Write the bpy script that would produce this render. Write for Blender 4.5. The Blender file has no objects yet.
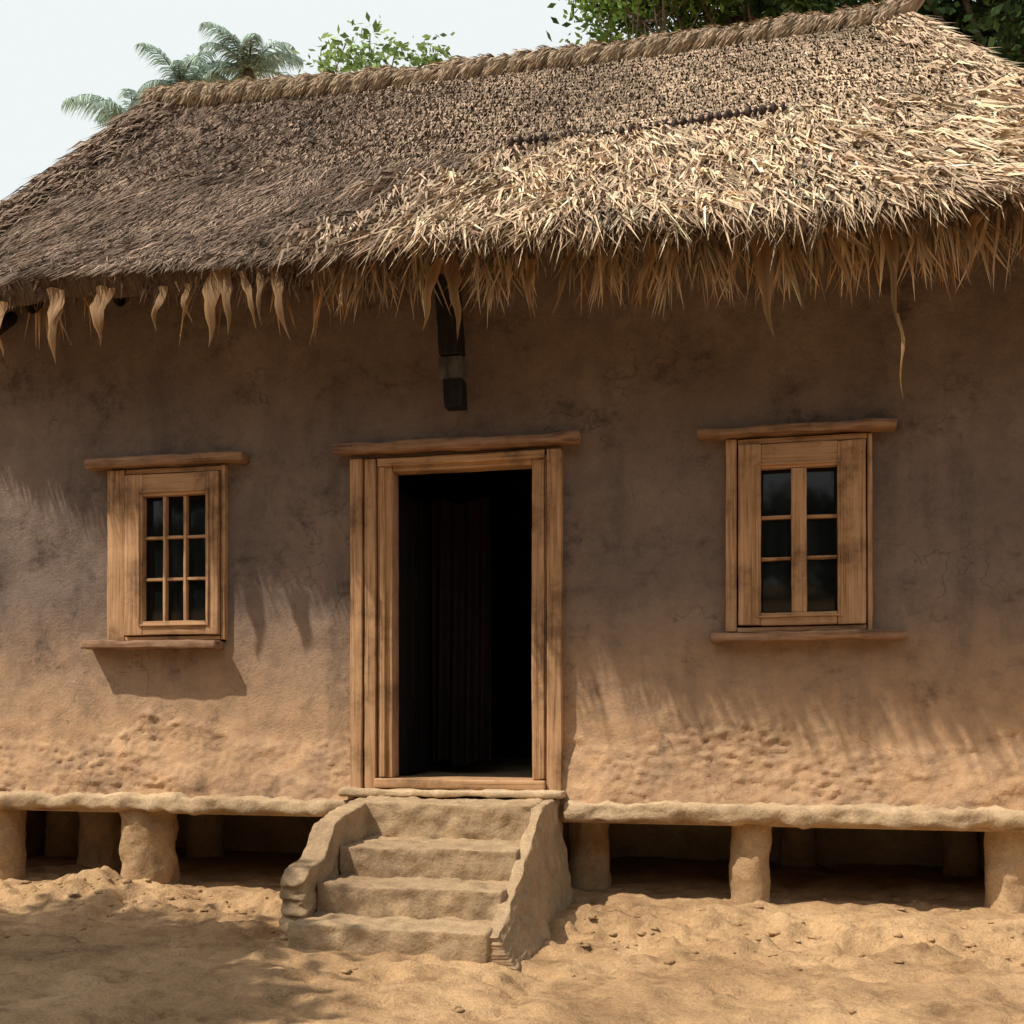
import bpy, bmesh, math, random
import numpy as np
from mathutils import Vector, noise
random.seed(4); rng=np.random.default_rng(7)
S=bpy.context.scene
def nz(x,y,z=0.0,oct=4): return noise.fractal(Vector((x,y,z)),1.0,2.0,oct)

# ---------------- materials ----------------
def newmat(name):
    m=bpy.data.materials.new(name); m.use_nodes=True
    nt=m.node_tree; b=nt.nodes['Principled BSDF']; b.inputs['Roughness'].default_value=.9
    b.inputs['Specular IOR Level'].default_value=.2
    return m,nt,b
def N(nt,t,**k):
    n=nt.nodes.new(t)
    for a,v in k.items():
        if a in n.inputs: n.inputs[a].default_value=v
        else: setattr(n,a,v)
    return n
def ramp(nt,src,stops):
    r=nt.nodes.new('ShaderNodeValToRGB'); e=r.color_ramp.elements
    while len(e)<len(stops): e.new(.5)
    for i,(p,c) in enumerate(stops):
        e[i].position=p; e[i].color=(*c,1)
    nt.links.new(src,r.inputs[0]); return r.outputs[0]
def noisetex(nt,scale,detail=6,rough=.6,vec=None,mscale=None):
    n=N(nt,'ShaderNodeTexNoise'); n.inputs['Scale'].default_value=scale; n.inputs['Detail'].default_value=detail; n.inputs['Roughness'].default_value=rough
    g=N(nt,'ShaderNodeNewGeometry')
    if mscale:
        mp=N(nt,'ShaderNodeMapping'); mp.inputs['Scale'].default_value=mscale
        nt.links.new(g.outputs['Position'],mp.inputs[0]); nt.links.new(mp.outputs[0],n.inputs['Vector'])
    else: nt.links.new(g.outputs['Position'],n.inputs['Vector'])
    return n.outputs[0]
def mixc(nt,a,b,fac,mode='MIX'):
    m=nt.nodes.new('ShaderNodeMix'); m.data_type='RGBA'; m.blend_type=mode
    for s,v in ((0,fac),(6,a),(7,b)):
        if hasattr(v,'node'): nt.links.new(v,m.inputs[s])
        elif s==0: m.inputs[0].default_value=v
        else: m.inputs[s].default_value=(*v,1)
    return m.outputs[2]
def bump(nt,b,src,strength,dist,prev=None):
    n=N(nt,'ShaderNodeBump'); n.inputs['Strength'].default_value=strength; n.inputs['Distance'].default_value=dist
    nt.links.new(src,n.inputs['Height'])
    if prev: nt.links.new(prev,n.inputs['Normal'])
    nt.links.new(n.outputs[0],b.inputs['Normal']); return n.outputs[0]
def g3(v): return (v,v,v)

def mud_mat(name,c1,c2,c3,wall=False):
    m,nt,b=newmat(name)
    big=noisetex(nt,1.3,5,.65); med=noisetex(nt,7,6,.7); fine=noisetex(nt,60,3,.7)
    col=ramp(nt,big,[(.3,c1),(.52,c2),(.7,c3)])
    k=.6 if wall else 1
    col=mixc(nt,col,ramp(nt,med,[(.3,(.68,.68,.69)),(.5,(1,1,1)),(.75,(1.18,1.16,1.12))]),k,'MULTIPLY')
    col=mixc(nt,col,ramp(nt,fine,[(.3,g3(.78)),(.6,g3(1.06))]),k,'MULTIPLY')
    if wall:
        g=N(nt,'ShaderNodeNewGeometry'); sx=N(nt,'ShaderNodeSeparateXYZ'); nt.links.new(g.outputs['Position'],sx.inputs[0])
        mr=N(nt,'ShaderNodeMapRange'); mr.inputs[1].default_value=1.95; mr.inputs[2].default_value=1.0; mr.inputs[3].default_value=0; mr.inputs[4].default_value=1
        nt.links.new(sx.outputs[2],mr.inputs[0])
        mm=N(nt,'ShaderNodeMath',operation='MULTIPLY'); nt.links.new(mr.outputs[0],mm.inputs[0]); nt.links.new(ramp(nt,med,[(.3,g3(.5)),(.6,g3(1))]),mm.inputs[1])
        col=mixc(nt,col,(.50,.32,.185),mm.outputs[0])  # paler low wall: sunlight below the eave shadow painted into the colour
        st=noisetex(nt,1.6,5,.65,mscale=(1.5,1,.38))      # rain streaks
        col=mixc(nt,col,ramp(nt,st,[(.30,(.68,.69,.72)),(.47,(1,1,1)),(.72,(1.12,1.10,1.06))]),1,'MULTIPLY')
        sm_=noisetex(nt,2.1,5,.75,mscale=(1,1,1.2))       # smudges
        col=mixc(nt,col,ramp(nt,sm_,[(.35,(.55,.55,.57)),(.42,(.86,.86,.87)),(.50,g3(1))]),1,'MULTIPLY')
        vo=N(nt,'ShaderNodeTexVoronoi'); vo.feature='DISTANCE_TO_EDGE'; vo.inputs['Scale'].default_value=1.3
        g2=N(nt,'ShaderNodeNewGeometry'); nv=N(nt,'ShaderNodeTexNoise'); nv.inputs['Scale'].default_value=5; nv.inputs['Detail'].default_value=3
        nt.links.new(g2.outputs['Position'],nv.inputs['Vector'])
        va=N(nt,'ShaderNodeVectorMath',operation='SCALE'); va.inputs['Scale'].default_value=.5; nt.links.new(nv.outputs['Color'],va.inputs[0])
        vb=N(nt,'ShaderNodeVectorMath',operation='ADD'); nt.links.new(va.outputs[0],vb.inputs[0]); nt.links.new(g2.outputs['Position'],vb.inputs[1])
        nt.links.new(vb.outputs[0],vo.inputs['Vector'])
        cr=ramp(nt,vo.outputs['Distance'],[(.0,g3(.55)),(.005,g3(.8)),(.012,g3(1))])
        msk=ramp(nt,big,[(.50,g3(0)),(.56,g3(.9))])
        col=mixc(nt,col,cr,msk,'MULTIPLY')
    nt.links.new(col,b.inputs['Base Color'])
    n1=bump(nt,b,med,.4 if wall else .5,.03); n2=bump(nt,b,fine,.55,.008,n1)
    return m
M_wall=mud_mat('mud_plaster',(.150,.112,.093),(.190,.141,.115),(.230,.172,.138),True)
M_step=mud_mat('mud_step',(.28,.192,.115),(.39,.275,.165),(.48,.35,.22))
M_pil=mud_mat('mud_pillar',(.30,.195,.105),(.43,.285,.155),(.52,.36,.205))
M_ledge=mud_mat('ledge_mud',(.32,.225,.135),(.47,.34,.21),(.57,.43,.28))
M_dark=mud_mat('shaded_inner_mud',(.018,.014,.020),(.022,.018,.026),(.03,.024,.032))  # near-black interior mud, the room's shade put into its colour
def ground_mat():
    m,nt,b=newmat('sandy_earth')
    big=noisetex(nt,.9,6,.68); med=noisetex(nt,5,7,.72); fine=noisetex(nt,70,3,.75)
    col=ramp(nt,big,[(.32,(.25,.155,.082)),(.48,(.405,.26,.137)),(.64,(.53,.355,.195))])
    col=mixc(nt,col,ramp(nt,med,[(.32,(.56,.52,.49)),(.5,(1,1,1)),(.75,(1.16,1.14,1.1))]),1,'MULTIPLY')
    col=mixc(nt,col,ramp(nt,fine,[(.3,(.74,.72,.7)),(.6,g3(1.06))]),1,'MULTIPLY')
    nt.links.new(col,b.inputs['Base Color'])
    n1=bump(nt,b,med,.7,.05); bump(nt,b,fine,.6,.012,n1)
    return m
M_ground=ground_mat()
def wood_mat(name,sc,c1,c2,c3):
    m,nt,b=newmat(name); b.inputs['Roughness'].default_value=.75
    g=noisetex(nt,1,6,.6,mscale=sc); g2=noisetex(nt,3.5,5,.7)
    col=ramp(nt,g,[(.28,c1),(.46,c2),(.7,c3)])
    col=mixc(nt,col,ramp(nt,g2,[(.34,(.52,.50,.50)),(.48,(.95,.95,.95)),(.66,(1.15,1.15,1.2))]),1,'MULTIPLY')
    nt.links.new(col,b.inputs['Base Color']); bump(nt,b,g,.4,.004)
    return m
wc=((.15,.078,.038),(.39,.222,.112),(.50,.315,.172))
M_wv=wood_mat('wood_vertical',(70,70,2),*wc)
M_wh=wood_mat('wood_horizontal',(2,70,70),*wc)
M_log=wood_mat('lintel_wood',(3,50,50),(.09,.048,.03),(.23,.13,.075),(.35,.22,.13))
M_old=wood_mat('old_grey_wood',(50,50,4),(.02,.016,.015),(.045,.035,.03),(.09,.072,.06))
M_black=wood_mat('blackened_wood',(50,50,4),(.006,.006,.007),(.014,.012,.012),(.028,.024,.022))
M_plate=wood_mat('grey_plate',(20,20,6),(.04,.038,.037),(.085,.08,.075),(.13,.12,.11))
M_bark=wood_mat('bark',(8,8,2),(.07,.05,.035),(.14,.10,.07),(.2,.15,.11))
M_cur=wood_mat('maroon_cloth',(9,9,2),(.006,.003,.004),(.013,.006,.007),(.020,.009,.009))
def glass_mat():
    m,nt,b=newmat('dark_window_glass'); b.inputs['Base Color'].default_value=(.006,.007,.007,1)
    b.inputs['Roughness'].default_value=.10; b.inputs['Specular IOR Level'].default_value=.3
    bump(nt,b,noisetex(nt,3,2,.5),.1,.02); return m
M_glass=glass_mat()
def vcol_mat(name,trans=.0,rough=.85):
    m,nt,b=newmat(name); b.inputs['Roughness'].default_value=rough
    a=N(nt,'ShaderNodeAttribute'); a.attribute_name='Col'
    col=a.outputs['Color']
    nt.links.new(col,b.inputs['Base Color'])
    if trans>0:
        t=N(nt,'ShaderNodeBsdfTranslucent'); nt.links.new(col,t.inputs[0])
        mx=N(nt,'ShaderNodeMixShader'); mx.inputs[0].default_value=trans
        nt.links.new(b.outputs[0],mx.inputs[1]); nt.links.new(t.outputs[0],mx.inputs[2])
        nt.links.new(mx.outputs[0],nt.nodes['Material Output'].inputs[0])
    return m
M_straw=vcol_mat('straw'); M_leaf=vcol_mat('foliage',.3,.55); M_dryleaf=vcol_mat('dry_leaf',.15,.7)
def roofbase_mat():
    m,nt,b=newmat('packed_thatch')
    a=noisetex(nt,1,5,.7,mscale=(70,6,6))
    col=ramp(nt,a,[(.3,(.065,.046,.035)),(.55,(.16,.115,.085)),(.75,(.24,.175,.13))])
    nt.links.new(col,b.inputs['Base Color']); bump(nt,b,a,.9,.03); return m
M_rb=roofbase_mat()

# ---------------- helpers ----------------
house=bpy.data.objects.new('mud_house',None); S.collection.objects.link(house)
def addmesh(name,verts,faces,mats,parent=house,smooth=True,cols=None,fmat=None):
    me=bpy.data.meshes.new(name); me.from_pydata([tuple(v) for v in verts] if not isinstance(verts,np.ndarray) else verts.tolist(),[],faces if isinstance(faces,list) else faces.tolist())
    for m in (mats if isinstance(mats,(list,tuple)) else [mats]): me.materials.append(m)
    if cols is not None:
        at=me.color_attributes.new('Col','FLOAT_COLOR','POINT')
        c=np.ones((len(me.vertices),4),dtype=np.float32); c[:,:3]=cols; at.data.foreach_set('color',c.ravel())
    if smooth: me.polygons.foreach_set('use_smooth',[True]*len(me.polygons))
    if fmat is not None: me.polygons.foreach_set('material_index',fmat)
    me.update()
    o=bpy.data.objects.new(name,me); S.collection.objects.link(o)
    if parent: o.parent=parent
    return o
class Acc:
    def __init__(s): s.v=[]; s.f=[]; s.m=[]
    def add(s,v,f,mi=0):
        b=len(s.v); s.v+= [tuple(p) for p in v]; s.f+=[tuple(i+b for i in q) for q in f]; s.m+=[mi]*len(f)
def rbox(x0,x1,y0,y1,z0,z1,res=.04,r=.02,amp=.005,fr=4,seed=0,fn=None):
    def ax(a,b):
        n=max(2,int(round((b-a)/res))); inner=list(np.linspace(a+r,b-r,n))
        return [a,a+r*.35]+inner+[b-r*.35,b]
    X,Y,Z=ax(x0,x1),ax(y0,y1),ax(z0,z1); d={}; V=[];F=[]
    def vid(i,j,k):
        if (i,j,k) not in d: d[(i,j,k)]=len(V); V.append(Vector((X[i],Y[j],Z[k])))
        return d[(i,j,k)]
    nx,ny,nz_=len(X)-1,len(Y)-1,len(Z)-1
    for i in range(nx):
        for j in range(ny):
            F.append((vid(i,j,0),vid(i,j+1,0),vid(i+1,j+1,0),vid(i+1,j,0)))
            F.append((vid(i,j,nz_),vid(i+1,j,nz_),vid(i+1,j+1,nz_),vid(i,j+1,nz_)))
    for i in range(nx):
        for k in range(nz_):
            F.append((vid(i,0,k),vid(i+1,0,k),vid(i+1,0,k+1),vid(i,0,k+1)))
            F.append((vid(i,ny,k),vid(i,ny,k+1),vid(i+1,ny,k+1),vid(i+1,ny,k)))
    for j in range(ny):
        for k in range(nz_):
            F.append((vid(0,j,k),vid(0,j,k+1),vid(0,j+1,k+1),vid(0,j+1,k)))
            F.append((vid(nx,j,k),vid(nx,j+1,k),vid(nx,j+1,k+1),vid(nx,j,k+1)))
    out=[]
    for v in V:
        c=Vector((min(max(v.x,x0+r),x1-r),min(max(v.y,y0+r),y1-r),min(max(v.z,z0+r),z1-r)))
        o=v-c
        n=o.normalized() if o.length>1e-9 else Vector((0,0,1))
        p=c+n*r if o.length>1e-9 else v
        q=p*fr+Vector((seed*7.3,seed*3.1,0))
        p=p+n*amp*noise.fractal(q,1.0,2.0,4)*1.4
        if fn: p=fn(p)
        out.append(p)
    return out,F
def tube(pts,rads,n=8,acc=None,mi=0,namp=0,sd=0):
    V=[];F=[]
    pts=[Vector(p) for p in pts]
    for i,p in enumerate(pts):
        d=(pts[min(i+1,len(pts)-1)]-pts[max(i-1,0)]).normalized()
        a=d.cross(Vector((0,1,0.01)) if abs(d.y)<.9 else Vector((1,0,0))).normalized(); b=d.cross(a)
        for k in range(n):
            t=2*math.pi*k/n; rr=rads[i]
            q=p+(a*math.cos(t)+b*math.sin(t))*rr
            if namp: q=q+(q-p)*namp*noise.fractal(q*6+Vector((sd,0,0)),1,2,4)
            V.append(q)
    for i in range(len(pts)-1):
        for k in range(n):
            F.append((i*n+k,i*n+(k+1)%n,(i+1)*n+(k+1)%n,(i+1)*n+k))
    V.append(pts[-1]); c=len(V)-1
    for k in range(n): F.append(((len(pts)-1)*n+k,(len(pts)-1)*n+(k+1)%n,c))
    if acc is not None: acc.add(V,F,mi)
    return V,F

# ---------------- ground ----------------
def gh(x,y):
    z=0.0
    e=y+.62+.22*nz(x*1.3,3.1)+.06*nz(x*6,1.1)
    ed=min(max((e+.16)/.16,0),1)
    right=1 if x>-1.1 else (0 if x<-1.6 else (x+1.6)/.5)
    left=1 if x<-2.75 else (0 if x>-2.5 else (-2.5-x)/.25)
    z+=.095*ed*right-.055*right
    if y<1:
        yc=-.62+.1*math.sin(x*1.7)
        z+=left*.11*math.exp(-((y-yc)/.36)**2)*(0.8+.9*nz(x*1.1,y*1.1,5))
    near=1 if -6<y<1 else .4
    z+=near*(.030*nz(x*1.6,y*1.6,1)+.018*nz(x*5,y*5,2)+.007*nz(x*16,y*16,3))
    rough=math.exp(-((y+.8)/.45)**2)
    z+=rough*.05*max(0,nz(x*4.5,y*6.5,9))*2
    z+=.045*max(0,nz(x*2.6,y*3.5,44)-.12)*(1 if y<-.9 else 0.3)
    z-=.05*max(0,nz(x*3.3,y*4.6,20)-.2)*2
    return z
xs=np.concatenate([[-400,-200,-100,-60,-40,-25,-18,-13,-10,-8,-7],np.arange(-6.3,3.0,.026),[3.3,4,5,7,10,14,20,30,50,90,180,400]])
ys=np.concatenate([[-400,-200,-90,-50,-30,-20,-14,-10,-8,-7,-6,-5,-4.4,-4],np.arange(-3.4,.6,.022),np.arange(.6,3,.15),[3.4,4,5,6,8,11,15,20,30,50,90,180,400]])
V=[(x,y,gh(x,y) if abs(x)<30 and abs(y)<30 else 0) for y in ys for x in xs]
nx=len(xs); F=[(j*nx+i,j*nx+i+1,(j+1)*nx+i+1,(j+1)*nx+i) for j in range(len(ys)-1) for i in range(nx-1)]
addmesh('ground',V,F,M_ground,parent=None)

def clod(c,r,sd):
    bm=bmesh.new(); bmesh.ops.create_icosphere(bm,subdivisions=2,radius=1)
    sx,sy,sz=r*random.uniform(.8,1.7),r*random.uniform(.7,1.3),r*random.uniform(.35,.7)
    V=[]
    for v in bm.verts:
        k=1+.55*noise.noise(v.co*1.9+Vector((sd,0,0)))
        V.append((c[0]+v.co.x*sx*k,c[1]+v.co.y*sy*k,c[2]+v.co.z*sz*k))
    F=[tuple(v.index for v in f.verts) for f in bm.faces]; bm.free(); return V,F
A=Acc()
for i in range(550):
    x=random.uniform(-5.5,2.2); 
    y=random.gauss(-.8,.25) if random.random()<.75 else random.uniform(-3.2,.5)
    if -2.6<x<-1.1 and y>-1.85: continue
    r=random.choice([.005,.006,.008,.01,.012,.016,.024])
    if random.random()<.015: r=.04
    A.add(*clod((x,y,gh(x,y)+r*.05),r,i))
addmesh('ground_clods',A.v,A.f,M_ground,parent=None)

# ---------------- walls ----------------
openings=[(-2.62,-1.28,.60,2.83),(-4.38,-3.55,1.66,2.82),(-.24,.56,1.65,2.82)]
XL,XR=-6.15,1.78
def ztop(x):
    if x>-4.4: return 4.2
    return 3.8+(x+6.15)/1.75*.4
gx=np.arange(XL,XR+.001,.018); gz=np.concatenate([np.arange(.60,1.3,.015),np.arange(1.3,4.21,.03)])
for o in openings:
    for b in o[:2]: gx[np.argmin(abs(gx-b))]=b
    for b in o[2:]: gz[np.argmin(abs(gz-b))]=b
V=[];F=[]
for z in gz:
    for x in gx:
        zz=z if z<3 else 3+(z-3)*(ztop(x)-3)/1.2
        y=.020*nz(x*.9,z*.9,3)+.006*nz(x*3,z*3,8)
        y-= .05*max(0,(1.0-z)/.4)
        if z<1.4:
            hb=1.08+.20*nz(x*1.2,1.7)-z
            if hb>0:
                k=min(1,hb/.06)
                msk=min(1,max(0,nz(x*1.1,z*1.6,77)*1.8+.35))
                y-= k*(.012*max(0,nz(x*12,z*22,4))*2*msk + .030*max(0,nz(x*2.2,z*3,12)) + .007*nz(x*30,z*30,6,3))
                y+= k*msk*.035*max(0,nz(x*17,z*31,30,6)-.22)
        V.append((x,y,zz))
n=len(gx)
for j in range(len(gz)-1):
    for i in range(n-1):
        cx=(gx[i]+gx[i+1])/2; cz=(gz[j]+gz[j+1])/2
        if any(a<cx<b and c<cz<d for a,b,c,d in openings): continue
        F.append((j*n+i,j*n+i+1,(j+1)*n+i+1,(j+1)*n+i))
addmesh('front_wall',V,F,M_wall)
A=Acc()
yb=4.3
for (a,b,c,d) in [(XL,XL+.22,.02,yb),(XR-.22,XR,.02,yb)]:
    A.add(*rbox(a,b,c,d,.58,3.74,.3,.03,.01,2))
A.add(*rbox(XL+.22,XR-.22,yb-.22,yb,.58,3.74,.3,.03,.01,2))
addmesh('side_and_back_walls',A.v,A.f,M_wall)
A=Acc()
def ibox(x0,x1,z0,z1): A.add(*rbox(x0,x1,.035,.26,z0,z1,.4,.008,.0,2))
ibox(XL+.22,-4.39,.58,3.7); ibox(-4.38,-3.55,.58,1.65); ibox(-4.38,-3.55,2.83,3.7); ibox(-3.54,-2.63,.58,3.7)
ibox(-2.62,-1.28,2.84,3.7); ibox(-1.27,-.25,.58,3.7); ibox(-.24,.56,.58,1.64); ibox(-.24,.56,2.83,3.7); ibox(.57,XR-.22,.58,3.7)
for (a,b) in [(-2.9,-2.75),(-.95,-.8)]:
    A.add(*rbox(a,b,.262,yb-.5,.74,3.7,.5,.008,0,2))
A.add(*rbox(XL+.3,XR-.3,yb-.45,yb-.3,.74,3.7,.5,.008,0,2))  # extra dark lining so the room behind the door looks unlit
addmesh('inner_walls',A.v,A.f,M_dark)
addmesh('interior_floor',*rbox(XL+.05,XR-.05,-.02,yb-.05,.5,.735,.5,.01,.0,2),M_ledge)
addmesh('interior_ceiling',*rbox(XL+.23,XR-.23,.262,yb-.23,3.6,3.66,.5,.01,.0,2),M_old)
# ledge
A=Acc()
def wav(p):
    return Vector((p.x,p.y+.03*nz(p.x*.8,2.2),p.z+.012*nz(p.x*1.1,7.7)+.007*nz(p.x*7,p.y)+.004*nz(p.x*25,p.y*9)))
A.add(*rbox(-6.25,-2.50,-.15,.1,.53,.63,.03,.03,.020,7,1,wav))
A.add(*rbox(-1.24,1.88,-.16,.1,.525,.635,.03,.03,.022,7,2,wav))
addmesh('wall_base_ledge',A.v,A.f,M_ledge)
# pillars
A=Acc()
for i,(x,y,r) in enumerate([(-4.18,.10,.185),(-5.35,.05,.19),(-5.02,.85,.17),(-4.55,1.6,.15),(-3.2,1.7,.15),(-5.7,1.4,.16),
    (-1.17,.45,.13),(-.12,.06,.118),(1.36,.13,.13),(1.32,1.6,.12),(.2,1.8,.12),(-2.75,.45,.13)]):
    hs=np.linspace(-.12,.56,30)
    rr=[r*(1+.05*math.exp(-(h-.0)/.08)+.03*math.exp((h-.5)/.06)+.02*nz(h*5,i)) for h in hs]
    tube([(x+.010*nz(h*3,i*2),y,h) for h in hs],rr,44,A,0,.13,i*5)
addmesh('floor_pillars',A.v,A.f,M_pil)
A=Acc()
A.add(*rbox(-6.1,1.75,1.95,2.15,-.1,.5,.1,.02,.03,3)); A.add(*rbox(-6.14,-5.98,.25,1.94,-.1,.5,.1,.02,.03,3)); A.add(*rbox(1.6,1.76,.5,1.94,-.1,.5,.1,.02,.03,3))
addmesh('underfloor_walls',A.v,A.f,M_pil)

# ---------------- steps ----------------
A=Acc()
def sfn(p): return Vector((p.x+.006*nz(p.y*4,p.z*3,2),p.y+.012*nz(p.x*1.6,p.z*1.5,4)+.006*nz(p.x*13,p.z*13,1),p.z+.008*nz(p.x*2.0,p.y*2.0,6)+.004*nz(p.x*12,p.y*12,6)))
tops=[(-1.68,.0,.125,-2.36,-1.33),(-1.375,.1,.28,-2.345,-1.325),(-1.04,.25,.445,-2.345,-1.32),(-.575,.42,.65,-2.42,-1.32)]
for i,(yf,zb,zt,a,b) in enumerate(tops):
    zb=-.1 if i==0 else zb
    A.add(*rbox(a+.003*i,b-.003*i,yf,-.03+.004*i,zb,zt,.02,.014,.010,11,i,sfn))
def hprof(pts):
    Y=[p[0] for p in pts]; Z=[p[1] for p in pts]
    return lambda y: float(np.interp(y,Y,Z))
hR=hprof([(-1.70,.09),(-1.5,.15),(-1.2,.30),(-.9,.46),(-.56,.64),(0,.66)])
hL=hprof([(-1.52,.31),(-1.46,.37),(-1.27,.40),(-1.19,.46),(-1.08,.57),(-.98,.60),(-.55,.65),(0,.655)])
def fR(p):
    t=p.z; h=hR(p.y); z=-.1+(h+.1)*t
    x=p.x + (.13*max(0,1-t)**1.3 if p.x>-1.30 else 0)
    return Vector((x+.008*nz(p.y*3,z*3,3),p.y,z+.006*nz(p.y*5,p.x*5)))
def fL(p):
    t=p.z; h=hL(p.y); z=-.1+(h+.1)*t
    x=p.x-(.03*max(0,1-t)**1.5 if p.x<-2.42 else 0)
    return Vector((x+.008*nz(p.y*3,z*3,3),p.y,z+.006*nz(p.y*5,p.x*5)))
A.add(*rbox(-1.345,-1.28,-1.66,-.02,0,1,.022,.014,.012,9,8,fR))
A.add(*rbox(-2.475,-2.345,-1.50,-.02,0,1,.022,.016,.014,9,9,fL))
addmesh('entry_steps',A.v,A.f,M_step)

# ---------------- door ----------------
A=Acc(); sd=[20]
def bd(x0,x1,y0,y1,z0,z1,mi,r=.005,amp=.0015,lean=0):
    sd[0]+=1
    zm=(z0+z1)/2; xm=(x0+x1)/2; j=random.uniform(-.004,.004)
    f=lambda p: Vector((p.x+lean*(p.z-zm)+.004*nz(p.z*.9,sd[0]*1.0),p.y+.003*nz(p.x*2,p.z*2,sd[0]),p.z+j*(p.x-xm)*2+.004*nz(p.x*1.2,sd[0]+.5)))
    A.add(*rbox(x0,x1,y0,y1,z0,z1,.05,r,amp,12,sd[0],f),mi)
bd(-2.645,-2.565,-.075,.06,.655,2.82,0)
bd(-2.553,-2.478,-.060,.08,.66,2.815,0)
bd(-2.470,-2.372,-.035,.10,.765,2.80,0)
bd(-2.450,-2.415,-.060,-.03,.77,2.76,0)
bd(-1.455,-1.362,-.035,.10,.765,2.80,0)
bd(-1.405,-1.372,-.058,-.03,.77,2.76,0)
bd(-1.354,-1.262,-.070,.06,.655,2.82,0)
bd(-2.37,-1.457,-.033,.10,2.735,2.80,1)
bd(-2.465,-1.37,-.062,-.036,2.768,2.818,1)
bd(-2.475,-1.36,-.10,.24,.70,.762,1,.012)
addmesh('door_frame',A.v,A.f,[M_wv,M_wh],fmat=A.m)
A=Acc()
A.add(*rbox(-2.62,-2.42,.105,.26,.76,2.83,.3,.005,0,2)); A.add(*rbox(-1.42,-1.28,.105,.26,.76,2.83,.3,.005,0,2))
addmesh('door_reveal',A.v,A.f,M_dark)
A=Acc()
def logfn(sdd,x0,x1):
    return lambda p: Vector((p.x,p.y+.010*nz(p.x*1.3,sdd),p.z+.010*nz(p.x*1.6,sdd+3)))
A.add(*rbox(-2.75,-1.14,-.13,.03,2.845,2.91,.03,.018,.009,5,3,logfn(1,0,0)))
addmesh('door_lintel',A.v,A.f,M_log)
addmesh('door_threshold',*rbox(-2.68,-1.235,-.19,.02,.655,.70,.03,.015,.01,6,5,logfn(7,0,0)),M_ledge)
A=Acc()
for k in range(4):
    bd(-2.50,-2.46,.262+k*.205,.262+k*.205+.2,.76,2.70,0)
addmesh('open_door_leaf',A.v,A.f,[M_black,M_black],fmat=A.m)
V=[];F=[]
for j in range(20):
    for i in range(40):
        s=i/39; z=2.72-1.9*j/19
        V.append((-2.42+.44*s,1.0+.035*math.sin(s*26+j*.05)*(.4+j/25),z+.02*math.sin(s*9)))
for j in range(19):
    for i in range(39): F.append((j*40+i,j*40+i+1,(j+1)*40+i+1,(j+1)*40+i))
addmesh('door_curtain',V,F,M_cur)

# ---------------- windows ----------------
def window(name,X0,X1,zt,zb,gx0,gx1,gt,gb,cols,rows,lint,sill,board):
    global A
    par=bpy.data.objects.new(name,None); S.collection.objects.link(par); par.parent=house
    A=Acc()
    bd(X0,X0+board,-.055,.05,zb,zt,0)
    bd(X1-.028,X1,-.05,.05,zb,zt,0)
    bd(X0+board+.004,X1-.032,-.045,.05,zt-.035,zt-.002,1)
    bd(X0+board+.004,X1-.032,-.05,.05,zb+.002,zb+.03,1)
    s0=X0+board+.010; s1=X1-.038; st=zt-.042; sb=zb+.036
    bd(s0,gx0,-.075,.03,sb,st,0); bd(gx1,s1,-.075,.03,sb,st,0)
    bd(gx0+.001,gx1-.001,-.072,.03,gt,st,1); bd(gx0+.001,gx1-.001,-.072,.03,sb,gb,1)
    for (a,b) in ((gx0-.028,gx0-.016),(gx1+.016,gx1+.028)): bd(a,b,-.086,-.07,gb-.03,gt+.03,0,.003)
    bd(gx0-.014,gx1+.014,-.085,-.068,gt+.018,gt+.03,1,.003); bd(gx0-.014,gx1+.014,-.085,-.068,gb-.03,gb-.018,1,.003)
    for c in cols:
        w=.011 if c[1]==0 else c[1]
        bd(c[0]-w,c[0]+w,-.055 if w<.02 else -.07,.0,gb+.001,gt-.001,0,.004)
    segs=[]; cur=gx0
    for c in cols:
        w=.011 if c[1]==0 else c[1]
        segs.append((cur,c[0]-w)); cur=c[0]+w
    segs.append((cur,gx1))
    for r in rows:
        for a,b in segs: bd(a+.001,b-.001,-.05,.0,r-.010,r+.010,1,.004)
    o=addmesh('window_frame',A.v,A.f,[M_wv,M_wh],parent=par,fmat=A.m)
    A2=Acc(); A2.add(*rbox(gx0-.01,gx1+.01,-.018,-.010,gb-.01,gt+.01,.2,.002,.0,2))
    addmesh('glass_panes',A2.v,A2.f,M_glass,parent=par)
    A3=Acc()
    A3.add(*rbox(lint[0],lint[1],-.12,.03,lint[2],lint[3],.025,.014,.007,6,X0,logfn(X0,0,0)))
    A3.add(*rbox(sill[0],sill[1],-.14,.03,sill[2],sill[3],.025,.012,.006,6,X1,logfn(X1*3,0,0)))
    addmesh('lintel_and_sill',A3.v,A3.f,M_log,parent=par)
window('window',-4.405,-3.535,2.83,1.668,-4.13,-3.665,2.641,1.795,[(-3.975,0),(-3.825,0)],[2.36,2.08],
       (-4.54,-3.385,2.84,2.905),(-4.56,-3.56,1.61,1.665),.13)
window('window',-.262,.582,2.822,1.668,-.055,.385,2.634,1.78,[(.165,.044)],[2.345,2.10],
       (-.43,.715,2.83,2.882),(-.345,.77,1.61,1.664),.065)

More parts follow.
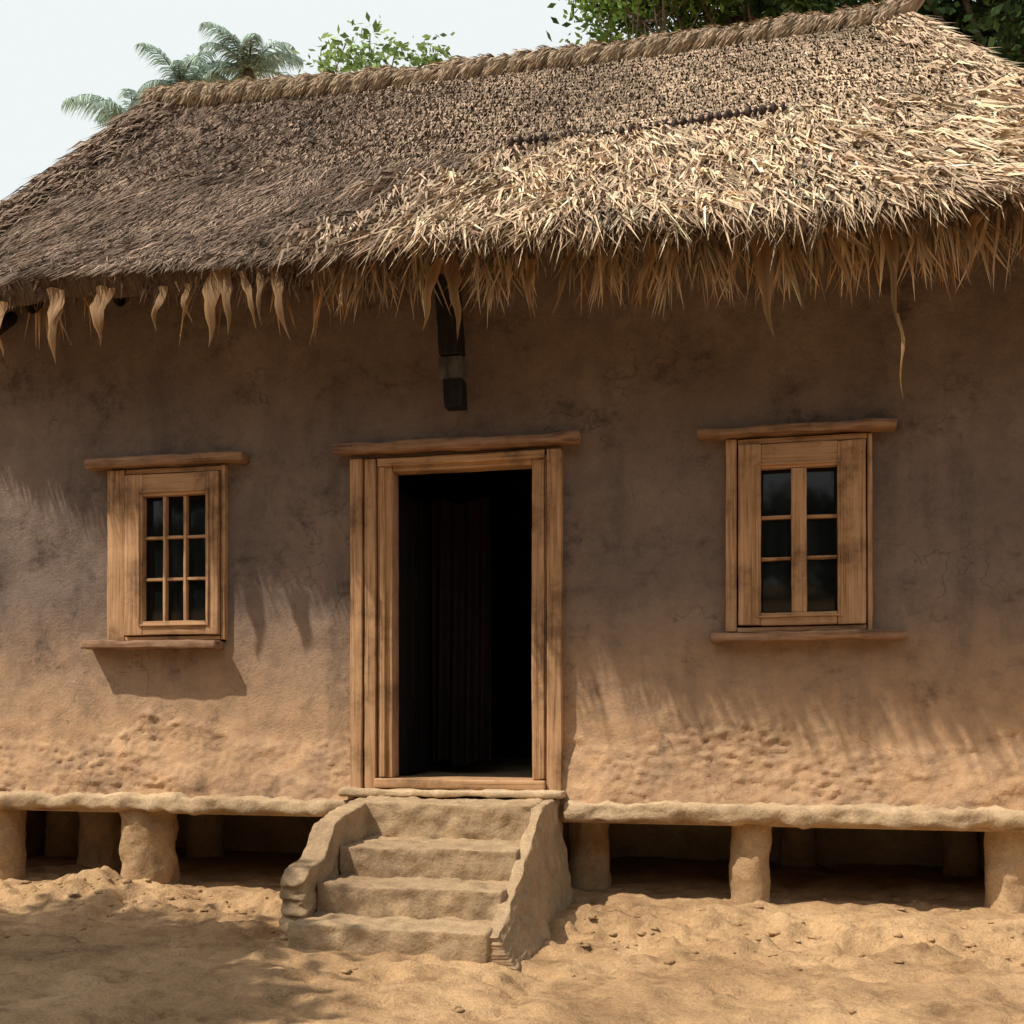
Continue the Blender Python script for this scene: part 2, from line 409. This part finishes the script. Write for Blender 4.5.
# hanging bracket under the eave
A=Acc()
bd(-2.02,-1.87,-.24,-.15,3.40,4.0,0,.008,.004,-.06)
bd(-2.005,-1.855,-.22,-.14,3.25,3.395,1,.006,.002,-.05)
bd(-1.975,-1.85,-.235,-.13,3.07,3.245,0,.006,.003,-.04)
addmesh('eave_bracket',A.v,A.f,[M_black,M_plate],fmat=A.m)
A=Acc()
for x in np.arange(-5.8,1.9,.62):
    tube([(x,-.66 if x>-4.6 else -.25,3.74),(x,.0,4.30 if x>-4.6 else 3.95)],[.04,.045],10,A,0,.1,x)
addmesh('rafters',A.v,A.f,M_old)

# ---------------- roof ----------------
ZR,YR,ZE=6.58,2.2,3.77
def ov(x):
    return np.where(x>-4.43, .79+(x+4.43)*.024, np.maximum(.79+.292*(x+4.43),.20))
def PF(a,t):
    a=np.asarray(a,float); t=np.asarray(t,float)
    rx=-5.32+6.30*a; ex=-6.42+8.58*a
    x=rx+(ex-rx)*t; ye=-ov(ex)
    y=YR+(ye-YR)*t
    ze=ZE-.028*ex*(ex<0); zr=ZR-.09*a
    z=zr-.07*np.sin(np.pi*a)*(1-t)+(ze-zr)*t-.08*np.sin(np.pi*t)
    z=z+.03*np.sin(x*2.1+1)*np.sin(t*5)*(1-.5*t)
    return np.stack([x,y,z],-1)
def nfield(P,s,o=0):
    return np.array([noise.fractal(Vector((p[0]*s+o,p[1]*s,p[2]*s)),1,2,3) for p in P])
V=[];F=[]
def gridface(fn,na,ntt,amp=.03):
    b=len(V)
    for j in range(ntt+1):
        for i in range(na+1):
            p=Vector(fn(i/na,j/ntt)); p.z+=amp*nz(p.x*3,p.y*3,p.z*3)-.03; V.append(tuple(p))
    for j in range(ntt):
        for i in range(na):
            q=b+j*(na+1)+i; F.append((q,q+na+1,q+na+2,q+1))
gridface(lambda a,t:PF(a,t),150,50)
RL=np.array([-5.32,YR,ZR]); RR=np.array([.98,YR,ZR-.09]); 
def endf(side):
    R=RL if side<0 else RR
    ex=-6.42 if side<0 else 2.16
    yf=-float(ov(np.array(ex))); ze=ZE+(.18 if side<0 else 0)
    def f(a,t):
        if side<0: a=1-a
        e=np.array([ex,yf+(4.95-yf)*a,ze]); p=R+(e-R)*t; p[2]-=.08*math.sin(math.pi*t); return p
    return f
gridface(endf(-1),30,30); gridface(endf(1),30,30)
def backf(a,t):
    rx=.98-6.3*a; ex=2.16-8.58*a; ze=ZE+.18*a; zr=ZR-.09*(1-a)
    return np.array([rx+(ex-rx)*t,YR+(4.95-YR)*t,zr+(ze-zr)*t-.08*math.sin(math.pi*t)])
gridface(backf,60,30)
o=addmesh('thatch_base',V,F,M_rb)
sm=o.modifiers.new('s','SOLIDIFY'); sm.thickness=.15; sm.offset=-1

def blades(P,D,Nn,L,W,lift,droop,C,twist=0,rootdark=.7):
    D=D/np.linalg.norm(D,axis=1,keepdims=True)
    side=np.cross(D,Nn); side/=np.linalg.norm(side,axis=1,keepdims=True)+1e-9
    n=len(P); tw=rng.normal(0,.5+twist,n)[:,None]
    side=side*np.cos(tw)+Nn*np.sin(tw)
    L=L[:,None];W=W[:,None];lift=lift[:,None];droop=droop[:,None]
    zd=np.array([0,0,-1.])
    bend=rng.normal(0,.10,(n,1))
    s0=np.cross(D,Nn)
    mid=P+D*L*.5+Nn*lift
    tip=P+D*L+Nn*lift*.6+zd*droop+s0*bend*L
    vs=np.stack([P-side*W*.35,P+side*W*.35,mid-side*W*.5,mid+side*W*.5,tip],1)
    base=(np.arange(n)*5)[:,None]
    q=(base+np.array([0,1,3,2])).tolist(); t=(base+np.array([2,3,4])).tolist()
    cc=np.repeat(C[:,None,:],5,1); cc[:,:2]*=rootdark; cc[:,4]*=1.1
    return vs.reshape(-1,3),q+t,cc.reshape(-1,3)
class BA:
    def __init__(s): s.v=[];s.f=[];s.c=[];s.n=0
    def add(s,v,f,c):
        s.f+=[tuple(i+s.n for i in q) for q in f]; s.v.append(v); s.c.append(c); s.n+=len(v)
B=BA()
def sstep(x,a,b):
    u=np.clip((x-a)/(b-a),0,1); return u*u*(3-2*u)
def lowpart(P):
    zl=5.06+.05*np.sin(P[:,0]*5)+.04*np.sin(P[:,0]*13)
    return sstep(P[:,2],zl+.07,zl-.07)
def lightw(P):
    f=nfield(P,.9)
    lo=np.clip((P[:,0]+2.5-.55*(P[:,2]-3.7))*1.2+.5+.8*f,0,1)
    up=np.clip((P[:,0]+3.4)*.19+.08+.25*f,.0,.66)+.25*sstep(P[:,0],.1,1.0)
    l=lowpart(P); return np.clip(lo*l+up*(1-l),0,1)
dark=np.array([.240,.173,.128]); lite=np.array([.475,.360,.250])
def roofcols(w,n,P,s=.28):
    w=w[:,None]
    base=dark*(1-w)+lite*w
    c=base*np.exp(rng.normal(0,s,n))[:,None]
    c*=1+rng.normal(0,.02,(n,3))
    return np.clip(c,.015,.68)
def frame(a,t,fn=PF):
    e=1e-3
    p=fn(a,t); dt=fn(a,t+e)-p; da=fn(a+e,t)-p
    dt/=np.linalg.norm(dt,axis=1,keepdims=True); da/=np.linalg.norm(da,axis=1,keepdims=True)
    nn=np.cross(dt,da); nn/=np.linalg.norm(nn,axis=1,keepdims=True)
    nn=np.where(nn[:,2:3]<0,-nn,nn)
    return p,dt,da,nn
# main coat in courses
rows=24
n=110000
a=rng.uniform(-.003,1.003,n); r=rng.integers(0,rows+1,n)
t=(r+rng.normal(0,.13,n)+.3*np.sin(a*23)+.2*np.sin(a*61))/rows
t=np.clip(t,0.0,.985)
p,dt,da,nn=frame(a,t)
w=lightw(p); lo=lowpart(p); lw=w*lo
L=(.16+.13*lw)*rng.uniform(.6,1.6,n)
W=(.006+.007*lw)*rng.uniform(.5,1.6,n)
lift=(.010+.022*lw)*rng.uniform(.1,1.6,n)
clump=nfield(p,4.0,9); cl0=nfield(p,1.1,33)
D=dt+da*(rng.normal(0,.12+.08*lw,n)+clump*(.22+.45*lw)+cl0*.3)[:,None]+nn*(rng.normal(.05,.05,n)*(.6+1.2*lw))[:,None]
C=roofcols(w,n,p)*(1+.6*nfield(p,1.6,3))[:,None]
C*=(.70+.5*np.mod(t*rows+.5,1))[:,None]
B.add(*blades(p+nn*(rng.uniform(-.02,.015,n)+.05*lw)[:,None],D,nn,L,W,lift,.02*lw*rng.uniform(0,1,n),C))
# shaggy fresh coat
n=33000
a=rng.uniform(.25,1.003,n); t=rng.uniform(.48,.995,n)**.85
p,dt,da,nn=frame(a,t); w=lightw(p)*lowpart(p)
keep=rng.uniform(0,1,n)<w; p,dt,da,nn,w=p[keep],dt[keep],da[keep],nn[keep],w[keep]; n=len(p)
clump=nfield(p,3.0,2); cl3=nfield(p,7.0,8)
fan=np.clip((p[:,0]-.3)*.35,-.1,.6)
D=dt+da*(rng.normal(0,.14,n)+clump*.6+cl3*.55+fan)[:,None]+nn*(rng.normal(.10,.07,n)+.22*cl3)[:,None]
C=roofcols(w,n,p)*1.06*(1+.5*cl3)[:,None]
B.add(*blades(p+nn*.05,D,nn,rng.uniform(.22,.55,n),rng.uniform(.008,.022,n),rng.uniform(.01,.06,n),rng.uniform(.0,.10,n),C,.3,.5))
# woven upper part: short bundles in tight rows
V0=[]
for j in range(28):
    tt=.01+j*.0178
    m=150
    for i in range(m):
        aa=(i+.5*(j%2)+rng.normal(0,.16))/m
        V0.append((aa,tt+rng.normal(0,.0022)))
V0=np.repeat(np.array(V0),6,0); n=len(V0)
p,dt,da,nn=frame(V0[:,0]+rng.normal(0,.0015,n),V0[:,1])
w=lightw(p); up=(1-lowpart(p)); keep=rng.uniform(0,1,n)<up*np.clip(.12+sstep(p[:,0],-3.6,-1.2),0,1)
p,dt,da,nn,w=p[keep],dt[keep],da[keep],nn[keep],w[keep]; n=len(p)
D=dt+da*rng.normal(0,.25,n)[:,None]+nn*.18
B.add(*blades(p+nn*.02,D,nn,rng.uniform(.07,.13,n),rng.uniform(.010,.020,n),np.full(n,.020),rng.uniform(0,.02,n),roofcols(w,n,p,.22)*(1+.5*nfield(p,1.3,50))[:,None],.2,.5))
# eave fringe
n=12000
a=rng.uniform(-.003,1.003,n); cla=np.array([nz(x*70,2.2) for x in a]); keep=rng.uniform(0,1,n)<np.clip(.6+1.2*cla,.15,1); a=a[keep]; cla=cla[keep]; n=len(a)
p,dt,da,nn=frame(a,np.full(n,.98)+rng.normal(0,.010,n)); w=lightw(p)
cl=nfield(p*np.array([1,0,0]),3.0,5); cl2=nfield(p*np.array([1,0,0]),12,1)
down=rng.uniform(.3,1,n)
D=dt*(.75-down*.6)[:,None]+np.array([0,0,-1.])*(down*.9)[:,None]+da*(rng.normal(0,.25,n)+.7*cl2)[:,None]+nn*rng.normal(0,.06,n)[:,None]
wl=sstep(p[:,0],-3.6,-1.5)
L=rng.uniform(.05,.21,n)*(1+1.0*np.clip(cl+cl2+cla,-.7,1))*(.5+.55*wl)
C=roofcols(w,n,p)*rng.choice([.45,.7,1.0],n)[:,None]
off=nn*rng.uniform(-.15,.03,n)[:,None]
B.add(*blades(p+off,D,nn,L,rng.uniform(.007,.020,n),rng.uniform(0,.03,n),rng.uniform(0,.06,n),C,.5))
# ragged long tufts in clumps
n=1000
cc0=rng.uniform(.35,1,60); a=cc0[rng.integers(0,60,n)]+rng.normal(0,.004,n); p,dt,da,nn=frame(a,np.full(n,.985)); w=lightw(p)
D=np.array([0,-.05,-1.])+dt*.25+da*(rng.normal(0,.26,n)+.4*np.sin(a*170))[:,None]
C=roofcols(w,n,p)*np.array([1,.93,.80])
B.add(*blades(p-nn*rng.uniform(0,.1,n)[:,None],D,nn,rng.uniform(.14,.44,n)*(.6+.5*w),rng.uniform(.008,.028,n),rng.uniform(0,.03,n),rng.uniform(0,.05,n),C,.5))
# long dry palm-leaf strips hanging below
n=190
cc0=rng.uniform(0,1,45); a=cc0[rng.integers(0,45,n)]+rng.normal(0,.005,n); p,dt,da,nn=frame(a,np.full(n,.965)); 
D=np.array([0,.02,-1.])+da*rng.normal(0,.26,n)[:,None]+nn*rng.normal(0,.04,n)[:,None]
tan=np.array([.40,.24,.115])*np.exp(rng.normal(0,.35,n))[:,None]
B.add(*blades(p-nn*.08,D,nn,rng.uniform(.22,.48,n),rng.uniform(.010,.032,n),rng.uniform(0,.02,n),rng.uniform(0,.05,n),tan,.3))
# end faces & back
for fn,n in ((endf(-1),5000),(endf(1),6000),(backf,9000)):
    a=rng.uniform(0,1,n); t=np.sqrt(rng.uniform(0,1,n)) if fn is not backf else rng.uniform(0,1,n)
    P=np.array([fn(x,y) for x,y in zip(a,t)]); P2=np.array([fn(x,y+.01) for x,y in zip(a,t)]); P3=np.array([fn(x+.01,y) for x,y in zip(a,t)])
    dt=P2-P; da=P3-P; dt/=np.linalg.norm(dt,axis=1,keepdims=True)+1e-9; da/=np.linalg.norm(da,axis=1,keepdims=True)+1e-9
    nn=np.cross(dt,da); nn/=np.linalg.norm(nn,axis=1,keepdims=True)+1e-9; nn=np.where(nn[:,2:3]<0,-nn,nn)
    w=lightw(P)
    B.add(*blades(P,dt+da*rng.normal(0,.25,n)[:,None]+nn*rng.normal(.1,.08,n)[:,None],nn,rng.uniform(.2,.45,n),rng.uniform(.012,.03,n),rng.uniform(.01,.05,n),rng.uniform(0,.05,n),roofcols(w,n,P)))
# hip fans radiating from ridge ends
for a0,sg in ((1.0,1),(0.0,-1)):
    n=6000
    t=rng.uniform(0.0,.98,n); a=np.full(n,a0)-sg*np.abs(rng.normal(0,.018,n))
    p,dt,da,nn=frame(a,t); w=lightw(p)
    D=dt+da*(sg*rng.uniform(-.1,.7,n))[:,None]+nn*rng.normal(.1,.1,n)[:,None]
    B.add(*blades(p+nn*.03,D,nn,rng.uniform(.15,.36,n),rng.uniform(.008,.022,n),rng.uniform(.01,.05,n),rng.uniform(0,.06,n),roofcols(w,n,p)))

# big dried leaves hanging at fixed spots of the eave
def drop_leaf(x,z0,L,wd,lean,col,y=None):
    V=[];F=[];m=9
    yy=-float(ov(np.array(x)))-.01 if y is None else y
    for i in range(m+1):
        s=i/m; wv=wd*((1-s)**.85*(.75+.4*math.sin(math.pi*s))+.02)*.5
        cx=x+lean*s*L+.012*math.sin(s*7+x*9); cy=yy-.05*math.sin(s*2.5)+.01*math.sin(s*9)
        z=z0-s*L
        V+=[(cx-wv*(1+.25*math.sin(s*17+x)),cy+wv*.45,z),(cx,cy-wv*.1,z+.0),(cx+wv*(1+.25*math.sin(s*14+x*5)),cy+wv*.5,z)]
    for i in range(m):
        for k in (0,1): F.append((i*3+k,i*3+k+1,i*3+k+4,i*3+k+3))
    c=np.tile(np.array(col),(len(V),1))*np.repeat(np.linspace(1.05,.75,m+1),3)[:,None]
    c[1::3]*=.65
    return np.array(V),F,c
BL=BA()
lv=[(-4.30,3.80,.48,.11,.08),(-4.24,3.78,.36,.05,-.1),(-3.98,3.78,.38,.10,.05),(-3.90,3.76,.34,.06,-.2),(-3.55,3.74,.28,.07,-.1),(-3.20,3.84,.50,.13,-.05),(-3.13,3.82,.42,.09,.08),(-3.02,3.78,.36,.06,.3),(-2.84,3.80,.46,.08,.28),(-2.92,3.80,.36,.05,.1),
    (-2.25,3.74,.34,.05,-.35),(-1.74,3.76,.50,.09,.1),(-1.82,3.74,.42,.08,-.2),(-1.30,3.68,.34,.05,.1),(-.08,3.76,.62,.12,.16),(-.62,3.70,.36,.05,-.2),(.56,3.78,.64,.075,.12),
    (.635,3.22,.46,.020,.05),(.30,3.70,.44,.05,.25),(1.0,3.68,.34,.05,-.15),(-4.75,3.78,.36,.08,.1),(-3.4,3.74,.25,.05,.2),(-1.05,3.7,.36,.05,-.3),(.1,3.7,.34,.04,.3)]
for (x,z,L,wd,le) in lv:
    f=random.uniform(.7,1.15)
    BL.add(*drop_leaf(x,z,L,wd,le,(.38*f,.225*f,.105*f)))
addmesh('hanging_dry_leaves',np.concatenate(BL.v),BL.f,M_dryleaf,cols=np.concatenate(BL.c))

# ridge roll
def rz(x):
    s=(x+5.42)/6.55
    z=ZR-.09*s+.03-.07*math.sin(math.pi*min(max((x+5.32)/6.3,0),1))+.035*nz(x*.9,2)+.02*nz(x*3,5)
    if s>.95: z+=.16*((s-.95)/.05)**1.6
    return z
V=[];F=[];C=[]
na,nc=900,22
P=[];D=[];NN=[]
for i in range(na+1):
    s=i/na; x=-5.42+6.60*s; z=rz(x)
    R=.105*(1+.22*nz(x*1.5,9)) 
    if s>.985: R*=1-.5*(s-.985)/.015
    if s<.01: R*=.5+50*s
    for k in range(nc):
        ph=2*math.pi*k/nc
        u=2*ph/(2*math.pi)+x*5.2+.25*nz(x*2,3)
        st=abs(math.sin(math.pi*u))**.6
        rr=R*(.76+.30*st+.14*noise.noise(Vector((x*22,ph*2,0))))
        q=(x,YR-.02+math.cos(ph)*rr*1.1,z+math.sin(ph)*rr); V.append(q)
        C.append(np.array([.32,.24,.17])*(.35+.7*st)*(1+.4*nz(x*12,ph*4,3)))
        if rng.random()<.6*(st>.35):
            P.append(q); er=np.array([0,math.cos(ph),math.sin(ph)]); et=np.array([0,-math.sin(ph),math.cos(ph)])
            D.append(np.array([-.75,0,0])+et*.75+er*rng.normal(.03,.08)+rng.normal(0,.12,3)); NN.append(er)
for i in range(na):
    for k in range(nc): F.append((i*nc+k,(i+1)*nc+k,(i+1)*nc+(k+1)%nc,i*nc+(k+1)%nc))
F.append(tuple(range(nc))); F.append(tuple(na*nc+k for k in range(nc)))
addmesh('ridge_roll',V,F,M_straw,cols=np.clip(np.array(C),.02,.7))
P=np.array(P);D=np.array(D);NN=np.array(NN);n=len(P)
C=np.array([.41,.31,.21])*np.exp(rng.normal(0,.28,n))[:,None]
B.add(*blades(P,D,NN,rng.uniform(.05,.10,n),rng.uniform(.006,.013,n),np.full(n,.008),rng.uniform(0,.01,n),C))
addmesh('thatch_straw',np.concatenate(B.v),B.f,M_straw,cols=np.concatenate(B.c),smooth=False)
# stitched cord on the slope: separate dark knots along a thin line
V=[];F=[];C=[]
m=700
for i in range(m+1):
    s=i/m; aa=.555+.245*s; tt=.525+.010*math.sin(s*5)+.006*nz(s*30,1)
    p=PF(aa,tt); ph0=s*100+1.5*nz(s*20,4)
    for k in range(6):
        ph=k*math.pi/3; R=.030*(.12+1.0*abs(math.sin(ph0))**1.5)*(1+.5*nz(s*60,8))
        V.append((p[0],p[1]-.075+math.cos(ph)*R,p[2]+.072+math.sin(ph)*R)); C.append(np.array([.06,.043,.036]))
for i in range(m):
    for k in range(6): F.append((i*6+k,(i+1)*6+k,(i+1)*6+(k+1)%6,i*6+(k+1)%6))
addmesh('thatch_cord',V,F,M_straw,cols=np.array(C))

# ---------------- vegetation ----------------
def leafmesh(P,L,col,rg,cvar,par,name='leaves',wd=.24):
    n=len(P)
    d=rg.normal(0,1,(n,3)); d[:,2]=d[:,2]*.5-.2; d/=np.linalg.norm(d,axis=1,keepdims=True)
    u=rg.normal(0,1,(n,3)); s=np.cross(d,u); s/=np.linalg.norm(s,axis=1,keepdims=True)
    L=L[:,None]
    vs=np.stack([P,P+d*L*.5+s*L*wd,P+d*L,P+d*L*.5-s*L*wd],1).reshape(-1,3)
    cc=np.clip(np.array(col)*np.exp(rg.normal(0,.3,n))[:,None]*cvar[:,None],.005,.6)
    return addmesh(name,vs,(np.arange(n)[:,None]*4+np.arange(4)).tolist(),M_leaf,parent=par,cols=np.repeat(cc,4,0),smooth=False)
def tree(name,x,y,cz,rx,ry,rz_,ncl,nleaf,ls,col,spread=.45,tr=.22,sd=0,inner=.35):
    par=bpy.data.objects.new(name,None); S.collection.objects.link(par)
    rg=np.random.default_rng(sd); A=Acc()
    top=Vector((x,y,cz-rz_*.5)); pts=[Vector((x+.15*math.sin(h*2+sd),y,h*top.z)) for h in np.linspace(-.02,1,8)]
    tube(pts,[tr*(1-.6*i/7) for i in range(8)],12,A,0,.1,sd)
    cs=[]
    while len(cs)<ncl:
        v=rg.uniform(-1,1,3); l=np.linalg.norm(v)
        if l<1 and l>inner: cs.append(np.array([x,y,cz])+v*np.array([rx,ry,rz_]))
    for c in cs:
        st=pts[-1 if rg.random()<.5 else -2]; e=Vector(c); md=(st+e)/2+Vector((rg.normal(0,.15),rg.normal(0,.15),-.2))
        tube([st,(st+md)/2+Vector((0,0,-.08)),md,(md+e)/2+Vector((0,0,.05)),e],[tr*.3,tr*.22,tr*.16,tr*.09,.008],6,A)
    addmesh('trunk_and_branches',A.v,A.f,M_bark,parent=par)
    ci=rg.integers(0,ncl,nleaf); cs=np.array(cs)
    P=cs[ci]+rg.normal(0,spread,(nleaf,3))*np.array([1,1,.6])
    leafmesh(P,ls*rg.uniform(.6,1.3,nleaf),col,rg,1+.5*(rg.random(ncl)[ci]-.5),par)
tree('broadleaf_tree',3.3,9.4,11.2,3.0,2.5,2.3,36,26000,.17,(.04,.075,.022),.42,.25,1)
tree('broadleaf_tree',.1,9.8,11.65,2.4,2.0,1.0,34,15000,.16,(.045,.085,.024),.34,.18,2,0)
tree('broadleaf_tree',-1.55,8.6,11.0,1.15,1.0,.75,26,3200,.12,(.16,.28,.055),.20,.08,3,0)
tree('shrubby_tree',-4.85,6.2,8.72,1.25,.8,.62,34,1700,.11,(.21,.31,.10),.12,.07,4,0)
tree('shrubby_tree',-3.0,6.6,8.50,.75,.6,.45,12,300,.11,(.15,.24,.07),.10,.05,6,0)
tree('yard_tree',-6.15,-4.75,5.1,1.25,1.15,.6,44,15000,.18,(.05,.10,.025),.25,.14,5,0)
# unseen leaf belt behind the camera, added to block low sky light
rg=np.random.default_rng(11); nb=26000
cx=rg.uniform(-34,34,160); cy=rg.uniform(-27,-21,160); cz=rg.uniform(.8,9.5,160)
ci=rg.integers(0,160,nb); P=np.stack([cx[ci],cy[ci],cz[ci]],1)+rg.normal(0,1.4,(nb,3)); P[:,2]=np.abs(P[:,2])
leafmesh(P,rg.uniform(.5,1.1,nb),(.045,.08,.025),rg,1+.6*(rg.random(160)[ci]-.5),None,'sky_blocking_tree_line')

def palm(name,x,y,h,fl,nf,sd,col):
    par=bpy.data.objects.new(name,None); S.collection.objects.link(par)
    rg=random.Random(sd); A=Acc()
    tube([(x+.4*math.sin(s*1.5),y,h*s) for s in np.linspace(0,1,14)],[.22-.08*s for s in np.linspace(0,1,14)],12,A,0,.1,sd)
    hx=x+.4*math.sin(1.5)
    B=BA()
    for i in range(nf):
        az=2*math.pi*i/nf+rg.uniform(-.25,.25); el=rg.uniform(-.1,1.3); LL=fl*rg.uniform(.8,1.1)
        dirh=np.array([math.cos(az),math.sin(az),0]); pts=[]; p=np.array([hx,y,h]); e=el; m=34
        for k in range(m+1):
            pts.append(p.copy()); p=p+(dirh*math.cos(e)+np.array([0,0,1])*math.sin(e))*LL/m; e-=1.7/m*(.5+k/m)
        tube([tuple(q) for q in pts],[.03*(1-.85*k/m) for k in range(m+1)],5,A,0)
        P=[];D=[];Ln=[]
        side=np.array([-math.sin(az),math.cos(az),0])
        for k in range(3,m+1):
            for q in range(2):
                for sg in (1,-1):
                    t=(k-rg.random())/m; kk=min(m-1,int(t*m)); tg=pts[kk+1]-pts[kk]; tg/=np.linalg.norm(tg)
                    P.append(pts[kk]); D.append(side*sg*.8+tg*.7+np.array([0,0,-.45+rg.gauss(0,.15)]))
                    Ln.append(LL*.27*(max(0,math.sin(math.pi*min(1,.12+t*.86)))**.6+.1)*rg.uniform(.85,1.1))
        P=np.array(P);D=np.array(D);n=len(P);Nn=np.tile(np.array([0,0,1.]),(n,1))
        C=np.array(col)*np.exp(rng.normal(0,.2,n))[:,None]
        B.add(*blades(P,D,Nn,np.array(Ln),np.full(n,.042),np.full(n,.01),np.array(Ln)*.35,C,0,1.0))
    addmesh('trunk_and_ribs',A.v,A.f,M_bark,parent=par)
    addmesh('fronds',np.concatenate(B.v),B.f,M_leaf,parent=par,cols=np.concatenate(B.c),smooth=False)
hazy_palm_col=(.38,.50,.44)  # pale frond colour with distance haze painted in
def at(px_u,d): return d*(-.2215+.9752*px_u), -7+d*(.9752+.2215*px_u)
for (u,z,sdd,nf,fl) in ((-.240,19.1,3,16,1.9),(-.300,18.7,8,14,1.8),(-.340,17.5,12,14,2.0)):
    x,y=at(u,32); palm('palm_tree',x-.1,y,z,fl,nf,sdd,hazy_palm_col)

# ---------------- light, sky, camera ----------------
d=Vector((1.15,1.0,-2.2)).normalized()
sun=bpy.data.lights.new('sun','SUN'); sun.energy=5.0; sun.angle=math.radians(.6); sun.color=(1,.91,.77)
so=bpy.data.objects.new('sun',sun); so.rotation_euler=d.to_track_quat('-Z','Y').to_euler(); S.collection.objects.link(so); so.location=(-6,-6,12)
elev=math.asin(-d.z); az=math.atan2(-d.x,-d.y)
w=bpy.data.worlds.new('World'); S.world=w; w.use_nodes=True; nt=w.node_tree
sky=nt.nodes.new('ShaderNodeTexSky'); sky.sky_type='NISHITA'; sky.sun_disc=False
sky.sun_elevation=elev; sky.sun_rotation=az; sky.air_density=1.0; sky.dust_density=5.0; sky.ozone_density=1.0
hs=nt.nodes.new('ShaderNodeHueSaturation'); hs.inputs['Saturation'].default_value=.6
nt.links.new(sky.outputs[0],hs.inputs['Color'])
tc=nt.nodes.new('ShaderNodeTexCoord'); sp=nt.nodes.new('ShaderNodeSeparateXYZ'); nt.links.new(tc.outputs['Generated'],sp.inputs[0])
mr=nt.nodes.new('ShaderNodeMapRange'); mr.inputs[1].default_value=.54; mr.inputs[2].default_value=.74; mr.inputs[3].default_value=1.0; mr.inputs[4].default_value=.0
nt.links.new(sp.outputs[2],mr.inputs[0])
col=mixc(nt,hs.outputs[0],(9.9,10.5,10.5),mr.outputs[0])   # bright haze towards the horizon
nt.links.new(col,nt.nodes['Background'].inputs[0])
nt.nodes['Background'].inputs[1].default_value=.088
cam=bpy.data.cameras.new('camera'); co=bpy.data.objects.new('camera',cam); S.collection.objects.link(co); S.camera=co
co.location=(0,-7,1.2); th=math.atan(.2271); co.rotation_euler=(math.radians(90),0,th)
cam.lens=40; cam.sensor_width=36; cam.shift_y=198/1024; cam.clip_end=1500
S.view_settings.view_transform='Standard'; S.view_settings.look='None'; S.view_settings.exposure=0
